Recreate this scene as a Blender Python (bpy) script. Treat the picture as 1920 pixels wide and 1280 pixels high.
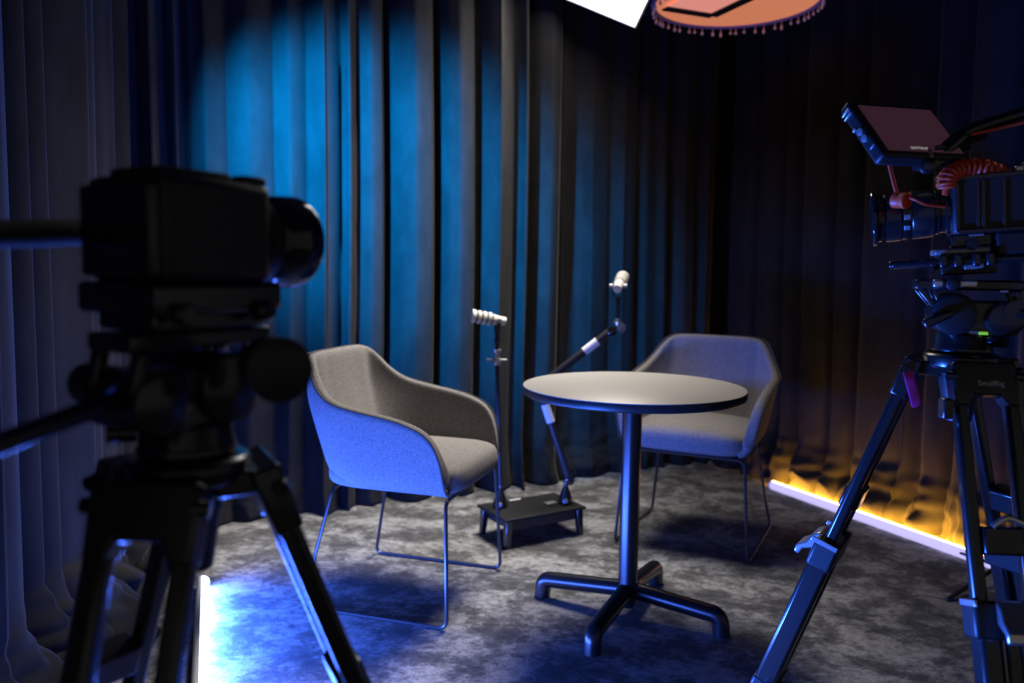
import bpy, math, random
import numpy as np
from mathutils import Vector, Matrix

for o in list(bpy.data.objects):
    bpy.data.objects.remove(o, do_unlink=True)
scene = bpy.context.scene
COL = scene.collection
V = Vector
random.seed(7)

# ------------------------------------------------------------------ camera
CAM_H, PITCH, ROLL, FPX = 1.102, math.radians(5.27), math.radians(0.73), 1500.0
FW = V((0, math.cos(PITCH), -math.sin(PITCH)))
_rt = V((1, 0, 0)); _up = _rt.cross(FW)
RT = math.cos(ROLL) * _rt + math.sin(ROLL) * _up
UP = -math.sin(ROLL) * _rt + math.cos(ROLL) * _up
ORG = V((0, 0, CAM_H))
cam_data = bpy.data.cameras.new('camera')
cam_data.sensor_width = 36.0
cam_data.lens = FPX / 1920 * 36
cam_data.clip_start = 0.02
cam_data.dof.use_dof = True
cam_data.dof.focus_distance = 1.75
cam_data.dof.aperture_fstop = 2.5
cam = bpy.data.objects.new('camera', cam_data)
COL.objects.link(cam)
M = Matrix.Identity(4)
for i in range(3):
    M[i][0], M[i][1], M[i][2], M[i][3] = RT[i], UP[i], -FW[i], ORG[i]
cam.matrix_world = M
scene.camera = cam


def ray(x, y):
    return FW + ((x - 960) * RT - (y - 640) * UP) / FPX


def at(x, y, Y):                       # point of the room at depth Y seen at a photo pixel
    d = ray(x, y); return ORG + d * (Y / d.y)


def fl(x, y, z=0.0):                   # point of the room at height z seen at a photo pixel
    d = ray(x, y); return ORG + d * ((z - CAM_H) / d.z)


# ------------------------------------------------------------------ world and lamps
w = bpy.data.worlds.new('world'); scene.world = w
w.use_nodes = True
w.node_tree.nodes['Background'].inputs[0].default_value = (0.60, 0.57, 0.55, 1)
w.node_tree.nodes['Background'].inputs[1].default_value = 0.14

BLUE_FLOOR_W = 320.0
BLUE_SPOT_W, SOFTBOX_W, BLUE_TUBE_L, AMBER_TUBE_L = 2900.0, 25.0, 330.0, 850.0


def lamp(name, kind, loc, target, color, energy, **kw):
    d = bpy.data.lights.new(name, kind); d.color = color; d.energy = energy
    for k, v in kw.items(): setattr(d, k, v)
    o = bpy.data.objects.new(name, d); COL.objects.link(o)
    o.location = loc
    o.rotation_euler = (V(target) - V(loc)).to_track_quat('-Z', 'Y').to_euler()
    return o


lamp('blue_stage_spot', 'SPOT', (-1.05, 2.10, 2.10), (-0.64, 3.71, 1.44), (0.0, 0.33, 1.0), BLUE_SPOT_W,
     spot_size=math.radians(55), spot_blend=1.0, shadow_soft_size=0.04)

# a second blue lamp stands low on the floor by the left curtain, outside the frame
lamp('blue_floor_spot', 'SPOT', (-0.86, 1.30, 0.08), (0.72, 1.62, 0.72), (0.03, 0.15, 1.0), BLUE_FLOOR_W,
     spot_size=math.radians(60), spot_blend=0.7, shadow_soft_size=0.03)

vs = scene.view_settings
vs.view_transform = 'Standard'; vs.look = 'None'; vs.exposure = 0.0; vs.gamma = 1.0
vs.use_curve_mapping = False


# ------------------------------------------------------------------ materials
def mat(name, color, rough=0.5, metal=0.0, sheen=0.0, spec=0.5, emit=None, estr=0.0, coat=0.0, noise=None):
    m = bpy.data.materials.new(name); m.use_nodes = True
    nt = m.node_tree; b = nt.nodes['Principled BSDF']
    b.inputs['Base Color'].default_value = (*color, 1)
    b.inputs['Roughness'].default_value = rough
    b.inputs['Metallic'].default_value = metal
    b.inputs['Specular IOR Level'].default_value = spec
    b.inputs['Sheen Weight'].default_value = sheen
    b.inputs['Sheen Roughness'].default_value = 0.4
    b.inputs['Coat Weight'].default_value = coat
    if emit:
        b.inputs['Emission Color'].default_value = (*emit, 1)
        b.inputs['Emission Strength'].default_value = estr
    if noise:                                   # (scale, amount, bump)
        tc = nt.nodes.new('ShaderNodeTexCoord')
        n = nt.nodes.new('ShaderNodeTexNoise'); n.inputs['Scale'].default_value = noise[0]
        n.inputs['Detail'].default_value = 4
        nt.links.new(tc.outputs['Object'], n.inputs['Vector'])
        r = nt.nodes.new('ShaderNodeValToRGB')
        k = noise[1]
        r.color_ramp.elements[0].position = 0.3; r.color_ramp.elements[1].position = 0.7
        r.color_ramp.elements[0].color = (*[c * (1 - k) for c in color], 1)
        r.color_ramp.elements[1].color = (*[min(1, c * (1 + k)) for c in color], 1)
        nt.links.new(n.outputs['Fac'], r.inputs['Fac'])
        nt.links.new(r.outputs['Color'], b.inputs['Base Color'])
        if noise[2]:
            bp = nt.nodes.new('ShaderNodeBump'); bp.inputs['Strength'].default_value = noise[2]
            bp.inputs['Distance'].default_value = 0.002
            nt.links.new(n.outputs['Fac'], bp.inputs['Height'])
            nt.links.new(bp.outputs['Normal'], b.inputs['Normal'])
    return m


def carpet_mat():
    m = bpy.data.materials.new('mottled_carpet'); m.use_nodes = True
    nt = m.node_tree; N = nt.nodes.new; L = nt.links.new; b = nt.nodes['Principled BSDF']
    tc = N('ShaderNodeTexCoord')

    def noise(scale, detail, rough, dist=0.0, stretch=None):
        n = N('ShaderNodeTexNoise'); n.inputs['Scale'].default_value = scale
        n.inputs['Detail'].default_value = detail; n.inputs['Roughness'].default_value = rough
        n.inputs['Distortion'].default_value = dist
        if stretch:
            mp = N('ShaderNodeMapping'); mp.inputs['Scale'].default_value = stretch
            mp.inputs['Rotation'].default_value = (0, 0, math.radians(27))
            L(tc.outputs['Object'], mp.inputs['Vector']); L(mp.outputs['Vector'], n.inputs['Vector'])
        else:
            L(tc.outputs['Object'], n.inputs['Vector'])
        return n

    def ramp(n, stops):
        r = N('ShaderNodeValToRGB'); e = r.color_ramp.elements
        e[0].position, e[0].color = stops[0][0], (*[stops[0][1]] * 3, 1)
        e[1].position, e[1].color = stops[-1][0], (*[stops[-1][1]] * 3, 1)
        for p, v in stops[1:-1]:
            x = e.new(p); x.color = (v, v, v, 1)
        L(n.outputs['Fac'], r.inputs['Fac']); return r

    def mix(kind, fac, a, c):
        x = N('ShaderNodeMix'); x.data_type = 'RGBA'; x.blend_type = kind
        x.inputs['Factor'].default_value = fac
        L(a, x.inputs['A']); L(c, x.inputs['B']); return x.outputs['Result']
    big = ramp(noise(4.6, 15, 0.80, 0.15, (1.0, 1.2, 1)), [(0.42, 0.11), (0.48, 0.19), (0.51, 0.33), (0.55, 0.52)])
    mid = ramp(noise(26, 10, 0.8, 0.1, (1.0, 1.3, 1)), [(0.42, 0.52), (0.55, 1.0)])
    fine = ramp(noise(260, 2, 0.6), [(0.3, 0.62), (0.7, 1.0)])
    c = mix('MULTIPLY', 1.0, big.outputs['Color'], mid.outputs['Color'])
    c = mix('MULTIPLY', 1.0, c, fine.outputs['Color'])
    L(c, b.inputs['Base Color'])
    b.inputs['Roughness'].default_value = 0.95
    b.inputs['Specular IOR Level'].default_value = 0.15
    b.inputs['Sheen Weight'].default_value = 0.15
    bp = N('ShaderNodeBump'); bp.inputs['Strength'].default_value = 0.6; bp.inputs['Distance'].default_value = 0.004
    L(noise(320, 3, 0.7).outputs['Fac'], bp.inputs['Height']); L(bp.outputs['Normal'], b.inputs['Normal'])
    return m


def velvet_mat():
    m = bpy.data.materials.new('black_velvet'); m.use_nodes = True
    nt = m.node_tree; N = nt.nodes.new; L = nt.links.new; b = nt.nodes['Principled BSDF']
    tc = N('ShaderNodeTexCoord')
    mp = N('ShaderNodeMapping'); mp.inputs['Scale'].default_value = (1, 1, 0.5)
    n = N('ShaderNodeTexNoise'); n.inputs['Scale'].default_value = 9; n.inputs['Detail'].default_value = 6
    n.inputs['Roughness'].default_value = 0.65
    L(tc.outputs['Object'], mp.inputs['Vector']); L(mp.outputs['Vector'], n.inputs['Vector'])
    r = N('ShaderNodeValToRGB'); e = r.color_ramp.elements
    e[0].position, e[0].color = 0.35, (0.013, 0.0125, 0.0125, 1)
    e[1].position, e[1].color = 0.68, (0.022, 0.021, 0.021, 1)
    L(n.outputs['Fac'], r.inputs['Fac']); L(r.outputs['Color'], b.inputs['Base Color'])
    b.inputs['Roughness'].default_value = 0.9
    b.inputs['Specular IOR Level'].default_value = 0.1
    b.inputs['Sheen Weight'].default_value = 0.10
    b.inputs['Sheen Roughness'].default_value = 0.35
    bp = N('ShaderNodeBump'); bp.inputs['Strength'].default_value = 0.25; bp.inputs['Distance'].default_value = 0.01
    L(n.outputs['Fac'], bp.inputs['Height']); L(bp.outputs['Normal'], b.inputs['Normal'])
    return m


MT = dict(
    carpet=carpet_mat(), velvet=velvet_mat(),
    wall=mat('dark_wall_paint', (0.02, 0.02, 0.022), 0.9),
    fabric=mat('grey_melange_wool', (0.20, 0.187, 0.180), 0.95, sheen=0.04, spec=0.1, noise=(170, 0.28, 0.35)),
    piping=mat('charcoal_piping', (0.05, 0.047, 0.047), 0.8),
    laminate=mat('pale_laminate', (0.37, 0.352, 0.325), 0.42, spec=0.35),
    edge=mat('black_edge_band', (0.012, 0.012, 0.014), 0.4),
    powder=mat('black_powder_coat', (0.007, 0.007, 0.008), 0.30, spec=0.9),
    rod=mat('black_lacquered_rod', (0.02, 0.02, 0.022), 0.28, spec=0.7),
    mattblk=mat('matt_black_steel', (0.008, 0.008, 0.009), 0.6, spec=0.3),
    blk=mat('black_plastic', (0.014, 0.014, 0.016), 0.45),
    satin=mat('black_anodised_metal', (0.009, 0.009, 0.010), 0.25, spec=0.9),
    gloss=mat('gloss_black', (0.012, 0.012, 0.014), 0.12, spec=0.7),
    rubber=mat('black_rubber', (0.012, 0.012, 0.012), 0.8),
    silver=mat('brushed_silver', (0.72, 0.71, 0.70), 0.28, metal=0.9),
    grey=mat('grey_metal', (0.30, 0.30, 0.31), 0.4, metal=0.5),
    white=mat('white_label', (0.8, 0.8, 0.82), 0.5),
    mic=mat('white_mic_lacquer', (0.68, 0.65, 0.60), 0.35),
    mesh_dark=mat('dark_mic_grille', (0.06, 0.06, 0.06), 0.7),
    orange=mat('orange_cable', (0.85, 0.085, 0.025), 0.45),
    red=mat('red_plastic', (0.60, 0.04, 0.03), 0.4),
    pink=mat('magenta_ribbon', (1.0, 0.06, 0.40), 0.6),
    level=mat('level_vial', (0.35, 0.95, 0.05), 0.2, emit=(0.4, 0.95, 0.05), estr=0.35),
    screen=mat('screen_reflection_as_glow', (0.03, 0.015, 0.02), 0.16, spec=0.6, emit=(0.050, 0.019, 0.028), estr=0.6),  # maroon reflection on the dark screen, put in as emission
    glow_print=mat('print_with_added_glow', (0.5, 0.5, 0.5), 0.5, emit=(0.8, 0.75, 0.78), estr=0.32),  # printed maker's name, given a glow of its own to look lit
    lens_glass=mat('lens_glass', (0.01, 0.01, 0.03), 0.03, spec=1.0, coat=1.0),
    diffuser=mat('lit_diffuser', (0.9, 0.9, 0.9), 0.8, emit=(1.0, 0.93, 0.83), estr=7.0),
    blue_tube=mat('lit_blue_tube', (0.8, 0.8, 0.9), 0.4, emit=(0.05, 0.148, 1.0), estr=BLUE_TUBE_L),
    amber=mat('lit_amber_strip', (0.9, 0.8, 0.6), 0.4, emit=(1.0, 0.44, 0.035), estr=AMBER_TUBE_L),
    amber_top=mat('lit_warm_strip', (0.9, 0.8, 0.6), 0.4, emit=(1.0, 0.48, 0.12), estr=16.0),
    tube_body=mat('glowing_tube_body', (0.7, 0.68, 0.75), 0.4, emit=(0.72, 0.62, 0.92), estr=0.75),
    shade=mat('lit_orange_shade', (0.75, 0.33, 0.16), 0.8, emit=(1.0, 0.32, 0.13), estr=0.5),
    shade_pink=mat('lit_pink_shade', (0.75, 0.33, 0.25), 0.8, emit=(1.0, 0.36, 0.24), estr=0.62),
    shade_edge=mat('violet_trim', (0.20, 0.14, 0.34), 0.7),
    bead=mat('pale_bead', (0.75, 0.62, 0.55), 0.3),
)


# ------------------------------------------------------------------ mesh building
class MB:
    def __init__(s): s.v, s.f = [], []

    def add(s, vs, fs):
        n = len(s.v); s.v += [tuple(p) for p in vs]; s.f += [tuple(i + n for i in f) for f in fs]; return s

    def box(s, c, size, R=None):
        c = V(c); h = V(size) / 2; vs = []
        for z in (-1, 1):
            for x, y in ((-1, -1), (1, -1), (1, 1), (-1, 1)):
                p = V((x * h.x, y * h.y, z * h.z))
                if R is not None: p = R @ p
                vs.append(c + p)
        return s.add(vs, [(3, 2, 1, 0), (4, 5, 6, 7), (0, 1, 5, 4), (1, 2, 6, 5), (2, 3, 7, 6), (3, 0, 4, 7)])

    def bar(s, p, q, w_, h_, up=(0, 0, 1), w2=None, h2=None):
        p, q = V(p), V(q); d = (q - p).normalized(); u = V(up)
        sd = d.cross(u).normalized(); u = sd.cross(d).normalized()
        w2 = w_ if w2 is None else w2; h2 = h_ if h2 is None else h2
        vs = []
        for c, a, b in ((p, w_, h_), (q, w2, h2)):
            for i, j in ((-1, -1), (1, -1), (1, 1), (-1, 1)):
                vs.append(c + sd * (i * a / 2) + u * (j * b / 2))
        return s.add(vs, [(0, 1, 2, 3), (7, 6, 5, 4), (1, 0, 4, 5), (2, 1, 5, 6), (3, 2, 6, 7), (0, 3, 7, 4)])

    def lathe(s, p, axis, prof, n=24):
        p = V(p); a = V(axis).normalized(); u = a.orthogonal().normalized(); w_ = a.cross(u)
        vs, fs = [], []
        for t, r in prof:
            for k in range(n):
                g = 2 * math.pi * k / n
                vs.append(p + a * t + (u * math.cos(g) + w_ * math.sin(g)) * r)
        m = len(prof)
        for i in range(m - 1):
            for k in range(n):
                k2 = (k + 1) % n
                fs.append((i * n + k, i * n + k2, (i + 1) * n + k2, (i + 1) * n + k))
        fs.append(tuple(reversed(range(n)))); fs.append(tuple((m - 1) * n + k for k in range(n)))
        return s.add(vs, fs)

    def cyl(s, p, q, r, r2=None, n=20):
        p, q = V(p), V(q)
        return s.lathe(p, q - p, [(0, r), ((q - p).length, r if r2 is None else r2)], n)

    def tube(s, path, r, n=8, closed=False, flat=None):
        P = [V(p) for p in path]; m = len(P); vs, fs = [], []
        t0 = (P[1] - P[0]).normalized(); u = t0.orthogonal().normalized()
        for i in range(m):
            if closed: t = (P[(i + 1) % m] - P[i - 1]).normalized()
            else: t = (P[min(i + 1, m - 1)] - P[max(i - 1, 0)]).normalized()
            u = (u - t * u.dot(t)).normalized(); w_ = t.cross(u)
            rr = r[i] if isinstance(r, (list, tuple)) else r
            for k in range(n):
                g = 2 * math.pi * k / n
                vs.append(P[i] + (u * math.cos(g) + w_ * math.sin(g)) * rr)
        for i in range(m if closed else m - 1):
            j = (i + 1) % m
            for k in range(n):
                k2 = (k + 1) % n
                fs.append((i * n + k, i * n + k2, j * n + k2, j * n + k))
        if not closed:
            fs.append(tuple(reversed(range(n)))); fs.append(tuple((m - 1) * n + k for k in range(n)))
        return s.add(vs, fs)

    def sphere(s, c, r, n=16, sc=(1, 1, 1)):
        c = V(c); vs, fs = [], []; m = n // 2
        for i in range(1, m):
            a = math.pi * i / m
            for k in range(n):
                g = 2 * math.pi * k / n
                vs.append(c + V((math.sin(a) * math.cos(g) * sc[0], math.sin(a) * math.sin(g) * sc[1], math.cos(a) * sc[2])) * r)
        t = len(vs); vs += [c + V((0, 0, r * sc[2])), c - V((0, 0, r * sc[2]))]
        for i in range(m - 2):
            for k in range(n):
                k2 = (k + 1) % n
                fs.append((i * n + k, (i + 1) * n + k, (i + 1) * n + k2, i * n + k2))
        for k in range(n):
            k2 = (k + 1) % n
            fs.append((t, k, k2)); fs.append((t + 1, (m - 2) * n + k2, (m - 2) * n + k))
        return s.add(vs, fs)

    def prism(s, poly, o, u, v, depth):
        o, u, v = V(o), V(u).normalized(), V(v).normalized(); nrm = u.cross(v); n = len(poly)
        a = [o + u * x + v * y - nrm * (depth / 2) for x, y in poly]
        b = [p + nrm * depth for p in a]
        fs = [tuple(reversed(range(n))), tuple(range(n, 2 * n))]
        fs += [(i, (i + 1) % n, n + (i + 1) % n, n + i) for i in range(n)]
        return s.add(a + b, fs)

    def grid(s, rows):
        m, n = len(rows), len(rows[0]); vs = [p for r in rows for p in r]
        return s.add(vs, [(i * n + k, i * n + k + 1, (i + 1) * n + k + 1, (i + 1) * n + k) for i in range(m - 1) for k in range(n - 1)])

    def build(s, name, m, parent=None, bevel=0, smooth=True, label=None, ang=40, seg=2):
        me = bpy.data.meshes.new(name); me.from_pydata(s.v, [], s.f); me.update()
        me.materials.append(MT[m] if isinstance(m, str) else m)
        if smooth:
            for p in me.polygons: p.use_smooth = True
            if ang < 180: me.set_sharp_from_angle(angle=math.radians(ang))
        o = bpy.data.objects.new(name, me); COL.objects.link(o)
        if parent: o.parent = parent
        if bevel:
            b = o.modifiers.new('bevel', 'BEVEL'); b.width = bevel; b.segments = seg; b.limit_method = 'ANGLE'
            b.angle_limit = math.radians(40); b.harden_normals = False
        if label: o['label'] = label
        return o


def tag(o, label, cat, group=None):
    o['label'] = label; o['category'] = cat
    if group: o['group'] = group
    return o


def thing(name, label, cat, loc=(0, 0, 0), rotz=0.0, group=None, basis=None):
    o = bpy.data.objects.new(name, None); COL.objects.link(o)
    o.empty_display_size = 0.05
    if basis:
        m = Matrix.Identity(4)
        for i in range(3):
            for k in range(3): m[i][k] = basis[k][i]
            m[i][3] = loc[i]
        o.matrix_world = m
    else:
        o.location = loc; o.rotation_euler = (0, 0, rotz)
    return tag(o, label, cat, group)


def struct(o):
    o['kind'] = 'structure'; return o


def text_part(name, body, size, m, parent, o, u, v, depth=0.0006, label=None):
    c = bpy.data.curves.new(name, 'FONT'); c.body = body; c.size = size; c.extrude = depth
    c.align_x = 'CENTER'; c.align_y = 'CENTER'; c.resolution_u = 3
    t = bpy.data.objects.new(name, c); COL.objects.link(t)
    bpy.context.view_layer.update()
    me = bpy.data.meshes.new_from_object(t.evaluated_get(bpy.context.evaluated_depsgraph_get()))
    bpy.data.objects.remove(t, do_unlink=True)
    u, v, o = V(u).normalized(), V(v).normalized(), V(o); n = u.cross(v)
    for p in me.vertices: p.co = o + u * p.co.x + v * p.co.y + n * p.co.z
    me.materials.clear(); me.materials.append(MT[m]); me.name = name
    x = bpy.data.objects.new(name, me); COL.objects.link(x); x.parent = parent
    if label: x['label'] = label
    return x


def arc(c, r, a0, a1, n, u, v):
    c, u, v = V(c), V(u), V(v)
    return [c + (u * math.cos(a0 + (a1 - a0) * i / n) + v * math.sin(a0 + (a1 - a0) * i / n)) * r for i in range(n + 1)]


def fillet(pts, r, n=5):
    P = [V(p) for p in pts]; out = [P[0]]
    for i in range(1, len(P) - 1):
        a, b, c = P[i - 1], P[i], P[i + 1]
        d1, d2 = (a - b), (c - b); k = min(r, d1.length * .45, d2.length * .45)
        p, q = b + d1.normalized() * k, b + d2.normalized() * k
        for j in range(n + 1):
            t = j / n; out.append(p * (1 - t) ** 2 + b * 2 * t * (1 - t) + q * t * t)
    out.append(P[-1]); return out


# ------------------------------------------------------------------ the room
CORNER_L = V((-1.55, 3.23, 0)); CORNER_R = V((1.226, 4.66, 0))
DIR_L = V((0.25, -0.968, 0)).normalized(); DIR_R = V((0.412, -0.911, 0)).normalized()
DIR_B = (CORNER_R - CORNER_L).normalized()
N_B = V((DIR_B.y, -DIR_B.x, 0)); N_L = V((-DIR_L.y, DIR_L.x, 0)); N_R = V((DIR_R.y, -DIR_R.x, 0))
ROOM_H = 2.85
struct(MB().box((0.6, 2.0, -0.05), (7.0, 8.0, 0.1)).build('floor', 'carpet', smooth=False))
struct(MB().box((0.6, 2.0, ROOM_H + 0.05), (7.0, 8.0, 0.1)).build('ceiling', 'wall', smooth=False))


def wall(name, p, q, nrm):
    off = -nrm * 0.24
    mb = MB(); a, b = p + off, q + off
    mb.bar(a + V((0, 0, ROOM_H / 2)), b + V((0, 0, ROOM_H / 2)), 0.08, ROOM_H)
    struct(mb.build(name, 'wall', smooth=False))


wall('wall_back', CORNER_L - DIR_B * 0.3, CORNER_R + DIR_B * 0.3, N_B)
wall('wall_left', CORNER_L - DIR_L * 0.3, CORNER_L + DIR_L * 3.6, N_L)
wall('wall_right', CORNER_R - DIR_R * 0.3, CORNER_R + DIR_R * 3.6, N_R)


def snoise(x, y, seed, oct=3):
    rs = np.random.RandomState(seed); out = np.zeros_like(x + y); amp = 1.0
    for o in range(oct):
        for k in range(5):
            a = rs.uniform(0, 2 * np.pi); f = (2 ** o) * rs.uniform(.6, 1.4); ph = rs.uniform(0, 6.28)
            out = out + amp * np.sin(f * (np.cos(a) * x + np.sin(a) * y) + ph) / 5
        amp *= .55
    return out


def curtain(name, label, p0, d, nrm, length, seed, wave=0.145, amp=0.05, pool=0.05, lean=0.0, pool_fn=None,
            ds=0.0065, top=2.8, limit=None, crumple=1.0, gaps=0.05):
    n = int(length / ds); S = np.linspace(0, length, n)
    zs = np.concatenate([np.linspace(0.004, 0.30, 30), np.linspace(0.33, top, 40)])
    s, z = np.meshgrid(S, zs)
    rs = np.random.RandomState(seed)
    # irregular folds: every fold has its own width and depth
    edges = [0.0]
    while edges[-1] < length + 1: edges.append(edges[-1] + wave * rs.uniform(0.45, 1.6))
    edges = np.array(edges); depth = rs.uniform(0.35, 1.0, len(edges)) * amp
    sw = s + 0.030 * snoise(s * 1.6, z * 0.9, seed + 1, 2) + 0.016 * snoise(s * 5, z * 1.3, seed + 2, 2)
    sw = np.clip(sw, 0, edges[-1] - 1e-3)
    idx = np.clip(np.searchsorted(edges, sw, side='right') - 1, 0, len(edges) - 2)
    t = (sw - edges[idx]) / (edges[idx + 1] - edges[idx])
    prof = np.sin(np.pi * t) ** 0.75
    out = depth[idx] * prof
    # between some folds the cloth drops back into a deep pleat
    gap = np.where(rs.uniform(0, 1, len(edges)) < 0.55, rs.uniform(0.5, 1.0, len(edges)), 0.0) * gaps
    wd = 0.016
    out = out - gap[idx] * np.exp(-((sw - edges[idx]) / wd) ** 2) - gap[idx + 1] * np.exp(-((edges[idx + 1] - sw) / wd) ** 2)
    out = out + 0.012 * snoise(s * 26, z * 0.8, seed + 3, 2) + 0.02 * snoise(s * 3.5, z * 0.5, seed + 4, 2)
    side = 0.03 * np.sin(2 * np.pi * t + 0.6) * (depth[idx] / amp)
    # the hem breaks and lies in crumples on the carpet
    g = np.clip(1 - z / 0.30, 0, 1) ** 1.7
    pl = pool if pool_fn is None else pool_fn(s)
    out = out + g * pl * (1.0 + 0.55 * snoise(s * 9, z * 16, seed + 5, 3))
    out = out + np.clip(1 - z / 0.34, 0, 1) * pl * 0.42 * crumple * snoise(s * 22, z * 34, seed + 6, 3)
    zz = z + np.clip(1 - z / 0.26, 0, 1) * pl * 0.26 * crumple * (1 + snoise(s * 17, z * 20, seed + 7, 3)) * np.clip(z / 0.03, 0, 1)
    out = np.maximum(out, -0.15)
    if limit: out = np.where(z < 0.12, np.minimum(out, limit - 0.02 * (1 + snoise(s * 12, z * 30, seed + 8, 2))), out)
    ln = lean * (z - 1.0)
    X = p0.x + d.x * (s + side - ln) + nrm.x * out
    Y = p0.y + d.y * (s + side - ln) + nrm.y * out
    m_, n_ = s.shape
    pts = np.stack([X, Y, zz], -1).reshape(-1, 3)
    mb = MB(); mb.v = [tuple(p) for p in pts.tolist()]
    mb.f = [(i * n_ + k, i * n_ + k + 1, (i + 1) * n_ + k + 1, (i + 1) * n_ + k) for i in range(m_ - 1) for k in range(n_ - 1)]
    o = mb.build(name, 'velvet', ang=180)
    sd = o.modifiers.new('cloth', 'SOLIDIFY'); sd.thickness = 0.004
    return tag(o, label, 'curtain', 'black velvet curtains around the set')


LB = (CORNER_R - CORNER_L).length
half = 1.98
curtain('curtain', 'black velvet curtain washed in blue light behind the left armchair', CORNER_L + DIR_B * 0.05, DIR_B, N_B, half - 0.05, 11, pool=0.04, wave=0.15, amp=0.13, gaps=0.11)
curtain('curtain', 'unlit black velvet curtain behind the table and boom microphone', CORNER_L + DIR_B * (half - 0.03), DIR_B, N_B, LB - half - 0.10, 23, pool=0.05, amp=0.05)
curtain('curtain', 'dark grey velvet curtain at the far left behind the foreground camera', CORNER_L + DIR_L * 0.16, DIR_L, N_L, 1.84, 31, pool=0.16, wave=0.19, amp=0.10, lean=0.02)
curtain('curtain', 'black velvet curtain with hem lit amber by the floor tube', CORNER_R + N_R * 0.02 + DIR_R * 0.06, DIR_R, N_R, 2.7, 46, wave=0.17, amp=0.06, ds=0.0055, limit=0.135, crumple=1.25,
        pool_fn=lambda s: 0.10 + 0.0 * s)


# ------------------------------------------------------------------ armchairs
def make_chair(label, loc, rotz):
    t = thing('armchair', label, 'armchair', loc, rotz, 'grey upholstered armchairs at the table')
    # half path of the shell, front of the arm to the middle of the back
    xs = [.240, .234, .224, .208, .184, .150, .10, .04, -.02, -.06]
    hs = [.440, .500, .545, .580, .606, .624, .640, .652, .661, .669]
    w_, rc = 0.262, 0.155
    half_path = [((x, w_), (0.0, 1.0), h) for x, h in zip(xs, hs)]
    for a, h in ((12, .679), (25, .700), (36, .736), (45, .778), (53, .803), (63, .814), (76, .817), (90, .818)):
        g = math.radians(a)
        half_path.append(((-.06 - rc * math.sin(g), w_ - rc + rc * math.cos(g)), (-math.sin(g), math.cos(g)), h))
    half_path += [((-.06 - rc, y), (-1.0, 0.0), .818) for y in (.07, .035)]
    mid = ((-.06 - rc, 0.0), (-1.0, 0.0), .818)
    full = half_path + [mid] + [((p[0], -p[1]), (n[0], -n[1]), h) for p, n, h in reversed(half_path)]
    zb, rows, rim = 0.398, [], []
    vv = [0, .035, .10, .22, .36, .5, .64, .78, .9, 1.0]

    def pt(p, n, h, v, extra=0.0):
        z = zb + (h - zb) * v
        k = (z - zb) / 0.42
        off = -0.012 + 0.055 * min(1, k * 1.5) * (1 if abs(n[1]) > .3 else 0.6)
        off -= 0.035 * (1 - min(1, (z - zb) / 0.055)) ** 2
        back = max(0.0, -n[0])
        x = p[0] + n[0] * (off + extra) - 0.05 * k * back
        # the backrest narrows towards its top edge
        sq = 1 - 0.06 * max(0, (z - .66) / .16) * (1 if p[0] < -.055 else 0)
        return V((x, (p[1] + n[1] * (off + extra)) * sq, z))
    for v in vv: rows.append([pt(p, n, h, v) for p, n, h in full])
    mb = MB().grid(rows)
    sh = mb.build('shell', 'fabric', t, ang=180)
    so = sh.modifiers.new('thick', 'SOLIDIFY'); so.thickness = 0.034; so.offset = -1.0
    ss = sh.modifiers.new('soft', 'SUBSURF'); ss.levels = 2; ss.render_levels = 2
    edge = [pt(p, n, h, 1.0, 0.001) for p, n, h in full]
    edge = [pt(full[0][0], full[0][1], full[0][2], .2, .001)] + edge + [pt(full[-1][0], full[-1][1], full[-1][2], .2, .001)]
    sm = []
    for i in range(len(edge) - 1):
        for k in range(3):
            a, b, c, d_ = edge[max(i - 1, 0)], edge[i], edge[i + 1], edge[min(i + 2, len(edge) - 1)]
            u = k / 3
            sm.append(0.5 * ((2 * b) + (c - a) * u + (2 * a - 5 * b + 4 * c - d_) * u * u + (3 * b - a - 3 * c + d_) * u ** 3))
    pi = MB().tube([p - V((0, 0, .003)) for p in sm], 0.0035, 6).build('piping', 'piping', sh)
    # seat: a thick pad, domed, its front edge rolling over
    rows = []
    for i in range(17):
        a = -math.pi / 2 + math.pi * i / 16; row = []
        e = lambda q, k: math.copysign(abs(q) ** k, q)
        for k in range(41):
            b = 2 * math.pi * k / 40
            x = 0.035 + 0.238 * e(math.cos(a), .35) * e(math.cos(b), .38)
            y = 0.243 * e(math.cos(a), .35) * e(math.sin(b), .38)
            z = 0.442 + 0.050 * e(math.sin(a), .55)
            if math.sin(a) > 0: z += 0.018 * (1 - (y / .25) ** 2) * math.sin(a) - 0.012 * max(0, -(x) / .2)
            row.append(V((x, y, z)))
        rows.append(row)
    MB().grid(rows).build('seat', 'fabric', t, ang=180)
    # sled legs, each side one bent rod: front leg, floor runner, rear leg
    for sgn in (1, -1):
        y0, y1 = 0.235 * sgn, 0.262 * sgn
        pts = [(.235, y0 - .09 * sgn, .392), (.236, y0, .392), (.252, y1, .0065), (-.252, y1, .0065), (-.165, y0 - .03 * sgn, .392), (-.165, y0 - .09 * sgn, .392)]
        MB().tube(fillet(pts, .03), .0062, 8).build('sled_leg', 'rod', t)
        for x in (.17, -.18):
            MB().bar((x - .022, y1, .004), (x + .022, y1, .004), .013, .008).build('glide', 'rubber', t)
    MB().cyl((.235, -.15, .392), (.235, .15, .392), .006, n=8).build('seat_frame', 'rod', t)
    MB().cyl((-.165, -.12, .392), (-.165, .12, .392), .006, n=8).build('seat_frame', 'rod', t)
    return t


make_chair('grey armchair left of the table, its outer side lit blue', (-.35, 2.665, 0), math.atan2(-.298, .954))
make_chair('grey armchair behind the table, facing the viewer', (.775, 3.26, 0), math.atan2(-.89, -.455))

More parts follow.
